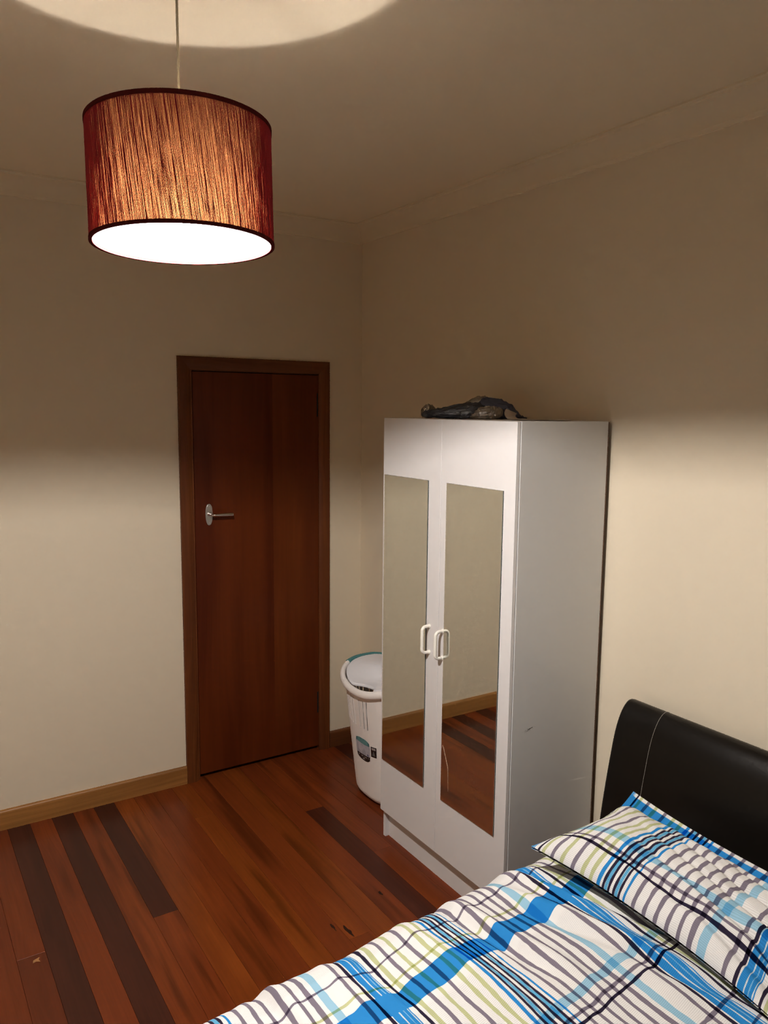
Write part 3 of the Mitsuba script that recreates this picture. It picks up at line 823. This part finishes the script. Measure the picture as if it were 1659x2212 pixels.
def plaid(u, v):
    e = 0.0007
    jit = 0.0016 * (noise(u * 60, v * 60, 3.0) - 0.5)
    um = u - PER * dr.floor(u / PER)
    vm = v - 0.68 * dr.maximum(dr.floor((v + 0.05) / 0.68), 0)
    c = mi.Color3f(1, 1, 1)
    for at, wd, col in U_ST:
        d = dr.minimum(dr.abs(um - at), dr.minimum(dr.abs(um - at - PER), dr.abs(um - at + PER))) + jit
        k = smoothstep(wd / 2 + e, wd / 2 - e, d)
        c = c * mix((1, 1, 1), col, k)
    # fine light lines printed inside the blue stripe
    band = smoothstep(0.0338, 0.0328, dr.abs(vm - 0.136))
    for at, wd, col, keep in ((0.0255, 0.003, (0.75, 0.86, 0.93), 1 - band), (0.037, 0.0028, (0.22, 0.52, 0.86), 1.0), (0.0475, 0.003, (0.75, 0.86, 0.93), 1 - band)):
        k = smoothstep(wd / 2 + e, wd / 2 - e, dr.abs(um - at) + jit) * keep
        c = mix(c, col, k)
    cv = mi.Color3f(1, 1, 1)
    for at, wd, col in V_ST:
        k = smoothstep(wd / 2 + e, wd / 2 - e, dr.abs(vm - at) + jit)
        cv = cv * mix((1, 1, 1), col, k)
    blue_u = smoothstep(0.0225, 0.0215, dr.abs(um - 0.030))
    both = blue_u * band
    c = mix(c * cv, mi.Color3f(*BLUE), both)
    # ribbed cloth: fine printed lines beyond the blue band
    rib = smoothstep(0.15, 0.5, dr.abs(v / 0.0042 - dr.floor(v / 0.0042) - 0.5) * 2 - 0.25)
    ground = smoothstep(0.185, 0.20, vm) + smoothstep(-0.025, -0.04, vm)
    c = c * (1 - 0.16 * rib * dr.minimum(ground, 1))
    return c * mi.Color3f(0.70, 0.695, 0.68)


mat('m_plaid', {'type': 'diffuse', 'reflectance': proc(lambda p, n, uv: plaid(uv.x, uv.y))})


def sheet(top, uvs, thick, name, m, label, cat):
    """A closed cloth shell under the grid of points top (nu, nv, 3)."""
    nu, nv = top.shape[:2]
    fa = grid_faces(nu, nv)
    a = top.reshape(-1, 3)
    nr = trimesh.Trimesh(a, fa, process=False).vertex_normals
    if nr[(nu // 2) * nv + nv // 2][2] < 0:
        fa = fa[:, ::-1]; nr = -nr
    b = a - nr * thick
    idx = np.arange(nu * nv).reshape(nu, nv)
    loop = np.concatenate([idx[:-1, 0], idx[-1, :-1], idx[:0:-1, -1], idx[0, :0:-1]])
    nx_ = np.roll(loop, -1)
    N = nu * nv
    side = np.vstack([np.stack([loop, nx_, nx_ + N], 1), np.stack([loop, nx_ + N, loop + N], 1)])
    me = trimesh.Trimesh(np.vstack([a, b]), np.vstack([fa, fa[:, ::-1] + N, side]), process=False)
    uv = uvs.reshape(-1, 2)
    return put(name, me, m, smooth=True, uv=np.vstack([uv, uv]), label=label, cat=cat)


# duvet: a section over the mattress, swept along x
XU = np.linspace(-2.30, -0.235, 330)
R = 0.10
sec = [(0.105, 0.12)]
for z in np.linspace(0.14, 0.44, 12):
    sec.append((0.105 + 0.006 * math.sin(z * 30), z))
for a in np.linspace(0.08, math.pi / 2, 22):
    sec.append((0.005 + R * math.cos(a), 0.447 + R * math.sin(a)))
for d in np.linspace(0.01, 0.74, 20):
    sec.append((-d, 0.547 + 0.022 * math.sin(min(1, d / 0.4) * math.pi / 2)))
sec = np.array(sec)                                  # (toward +y from the edge line, z)
far = np.stack([-1.48 - sec[::-1][1:, 0], sec[::-1][1:, 1]], 1)
sec = np.vstack([sec, far])
arc = np.concatenate([[0], np.cumsum(np.linalg.norm(np.diff(sec, axis=0), axis=1))])
edge_arc = np.interp(0, -sec[:, 0][30:50], arc[30:50])
SA = np.concatenate([np.linspace(0, edge_arc - 0.2, 30, endpoint=False), np.linspace(edge_arc - 0.2, edge_arc + 0.75, 260, endpoint=False), np.linspace(edge_arc + 0.75, arc[-1], 90)])
YS, ZS_ = np.interp(SA, arc, sec[:, 0]), np.interp(SA, arc, sec[:, 1])
gx, gs = np.meshgrid(XU, SA, indexing='ij')
Y = np.broadcast_to(YS, gx.shape).copy(); Z = np.broadcast_to(ZS_, gx.shape).copy()
inward = gs - edge_arc                               # cloth distance from the edge line
y_edge = -2.122 + 0.072 * (gx + 0.9)
# folds: soft ridges that run across the bed, more of them near the edge
def ridge(x0, slope, width, amp, s0, s1):
    c = x0 + slope * inward
    return amp * np.exp(-((gx - c) / width) ** 2) * np.clip((inward - s0) / 0.08, 0, 1) * np.clip((s1 - inward) / 0.15, 0, 1)
lumps = meshkit.fbm(np.stack([gx * 7.0 - inward * 2.0, inward * 3.0, 0 * gx], -1), 3, 3) - 0.5
fine_ = meshkit.fbm(np.stack([gx * 22.0 - inward * 9.0, inward * 6.5 + gx * 3, 0 * gx + 4], -1), 3, 9) - 0.5
D = 0.026 * lumps + 0.008 * fine_
for args in ((-0.985, 0.10, 0.020, -0.014, -0.12, 0.35), (-0.955, 0.16, 0.022, 0.014, -0.12, 0.45), (-1.27, 0.05, 0.020, -0.010, -0.12, 0.3), (-0.735, 0.25, 0.02, 0.012, -0.12, 0.4),
             (-0.70, 0.25, 0.018, -0.014, -0.1, 0.5), (-1.52, 0.08, 0.022, -0.014, -0.15, 0.15), (-1.49, 0.10, 0.02, 0.010, -0.15, 0.2), (-1.12, 0.12, 0.03, 0.010, -0.12, 0.4), (-0.86, 0.30, 0.02, -0.010, 0.02, 0.6),
             (-0.81, 0.28, 0.022, 0.012, -0.05, 0.6), (-1.36, 0.04, 0.02, 0.008, -0.12, 0.3)):
    D = D + ridge(*args)
side = np.clip((-inward - 0.02) / 0.1, 0, 1)
D = D * (1 - 0.3 * side)
# displace along the section's normal
tx_ = np.gradient(YS, SA); tz_ = np.gradient(ZS_, SA)
ln = np.hypot(tx_, tz_); ny_, nz_ = tz_ / ln, -tx_ / ln
Y = Y + D * ny_; Z = Z + D * nz_
# the duvet's head end tucks down under the pillow; the foot end falls over the rail
Z = Z - 0.03 * np.clip((gx + 0.45) / 0.2, 0, 1)
foot = np.clip((-2.12 - gx) / 0.18, 0, 1)
Z = np.where(foot > 0, np.maximum(0.12 + 0 * Z, Z - 0.40 * (1 - np.sqrt(np.maximum(0, 1 - np.minimum(foot, 1) ** 2)))), Z)
X = np.where(gx < -2.12, -2.12 - 0.12 * np.sin(foot * math.pi / 2), gx)
top = np.stack([X, y_edge + Y, Z], -1)
wx = 0.010 * (meshkit.fbm(np.stack([gx * 5, inward * 5, 0 * gx + 2], -1), 2, 31) - 0.5)
wv = 0.020 * (meshkit.fbm(np.stack([gx * 8, inward * 4, 0 * gx + 7], -1), 3, 41) - 0.5)
vv = inward + (-2.125 - y_edge) * np.clip(1 + 0 * inward, 0, 1) * -1.0
sheet(top, np.stack([gx + 1.332 + wx, vv + wv], -1), 0.016, 'duvet', 'm_plaid', 'white duvet with a blue, navy, grey and green plaid print, spread over the bed', 'duvet')

# ---- pillow
PN, PM = 150, 110
pu, pr = np.meshgrid(np.linspace(-1, 1, PN), np.linspace(-1, 1, PM), indexing='ij')   # pu: -1 wardrobe end, +1 far end; pr: -1 back edge, +1 front edge
def squash(a):
    return np.sign(a) * (1 - (1 - np.abs(a)) ** 1.35)
qu, qr = squash(pu), squash(pr)
corner = (np.abs(qu) * np.abs(qr)) ** 3
hl = 0.345 - 0.016 * (1 - np.abs(qr) ** 2) + 0.012 * corner
hw = 0.200 - 0.020 * (1 - np.abs(qu) ** 2) + 0.012 * corner
rr_ = np.where(qr < 0, np.minimum(1, -qr / 0.70), qr)
prof_ = np.maximum(0, (1 - np.abs(qu) ** 4.5)) ** 0.62 * np.maximum(0, (1 - np.abs(rr_) ** 2.4)) ** 0.60
px = -0.475 - hw * qr
py = -2.440 - hl * qu
zc = 0.604 + 0.050 * np.clip(-qr, 0, 1) ** 1.5 - 0.01 * qu
wr = meshkit.fbm(np.stack([px * 30 + py * 7, py * 3.0, 0 * px], -1), 3, 51) - 0.5
wr2 = meshkit.fbm(np.stack([px * 9, py * 7, 0 * px + 3], -1), 3, 52) - 0.5
amp = np.minimum(1, prof_ * 2)
zt = zc + 0.003 + 0.092 * prof_ + amp * (0.020 * wr * np.clip(0.55 - qr * 0.6 + 0.5 * qu, 0, 1) + 0.030 * wr2)
zb = zc - 0.003 - 0.022 * prof_
for (r0, k, wd, am) in ((0.35, 0.25, 0.05, -0.012), (0.05, 0.3, 0.045, -0.010), (-0.25, 0.28, 0.05, -0.012), (-0.5, 0.2, 0.05, -0.009), (0.68, 0.12, 0.06, -0.012)):
    zt = zt + am * amp * np.exp(-((qr - r0 - k * qu) / wd) ** 2) * np.clip(qu + 0.65, 0, 1)
ptop = np.stack([px, py, zt], -1)
pbot = np.stack([px, py, zb], -1)
du = np.concatenate([np.zeros((1, PM)), np.cumsum(np.linalg.norm(np.diff(ptop, axis=0), axis=2), axis=0)])
dv = np.concatenate([np.zeros((PN, 1)), np.cumsum(np.linalg.norm(np.diff(ptop, axis=1), axis=2), axis=1)], axis=1)
du = du * 0 + (du[:, PM // 2] * 0.94)[:, None] + 0.0
dv = dv * 0 + (dv[PN // 2])[None, :] * 0.98
puv = np.stack([du + 0.026, dv + 0.092], -1)
fa = grid_faces(PN, PM)
nn = PN * PM
pm = trimesh.Trimesh(np.vstack([ptop.reshape(-1, 3), pbot.reshape(-1, 3)]), np.vstack([fa, fa[:, ::-1] + nn]), process=False)
if trimesh.Trimesh(ptop.reshape(-1, 3), fa, process=False).vertex_normals[nn // 2][2] < 0:
    pm.invert()
put('pillow', pm, 'm_plaid', smooth=True, uv=np.vstack([puv.reshape(-1, 2), puv.reshape(-1, 2)]), label='plump plaid pillow lying against the black headboard', cat='pillow')

# ------------------------------------------------------------------ a small flake on the floor
mat('m_flake', prin((0.30, 0.14, 0.05), 0.6))
fl = prism([(0, 0), (0.011, 0.003), (0.022, -0.004), (0.019, 0.010), (0.023, 0.021), (0.010, 0.016), (0.002, 0.012)], 0.0003, 0.0022, 'z')
fl.apply_translation((-1.837, -0.972, 0))
put('wood_flake', fl, 'm_flake', label='tiny tan flake lying on the dark boards at lower left', cat='debris')
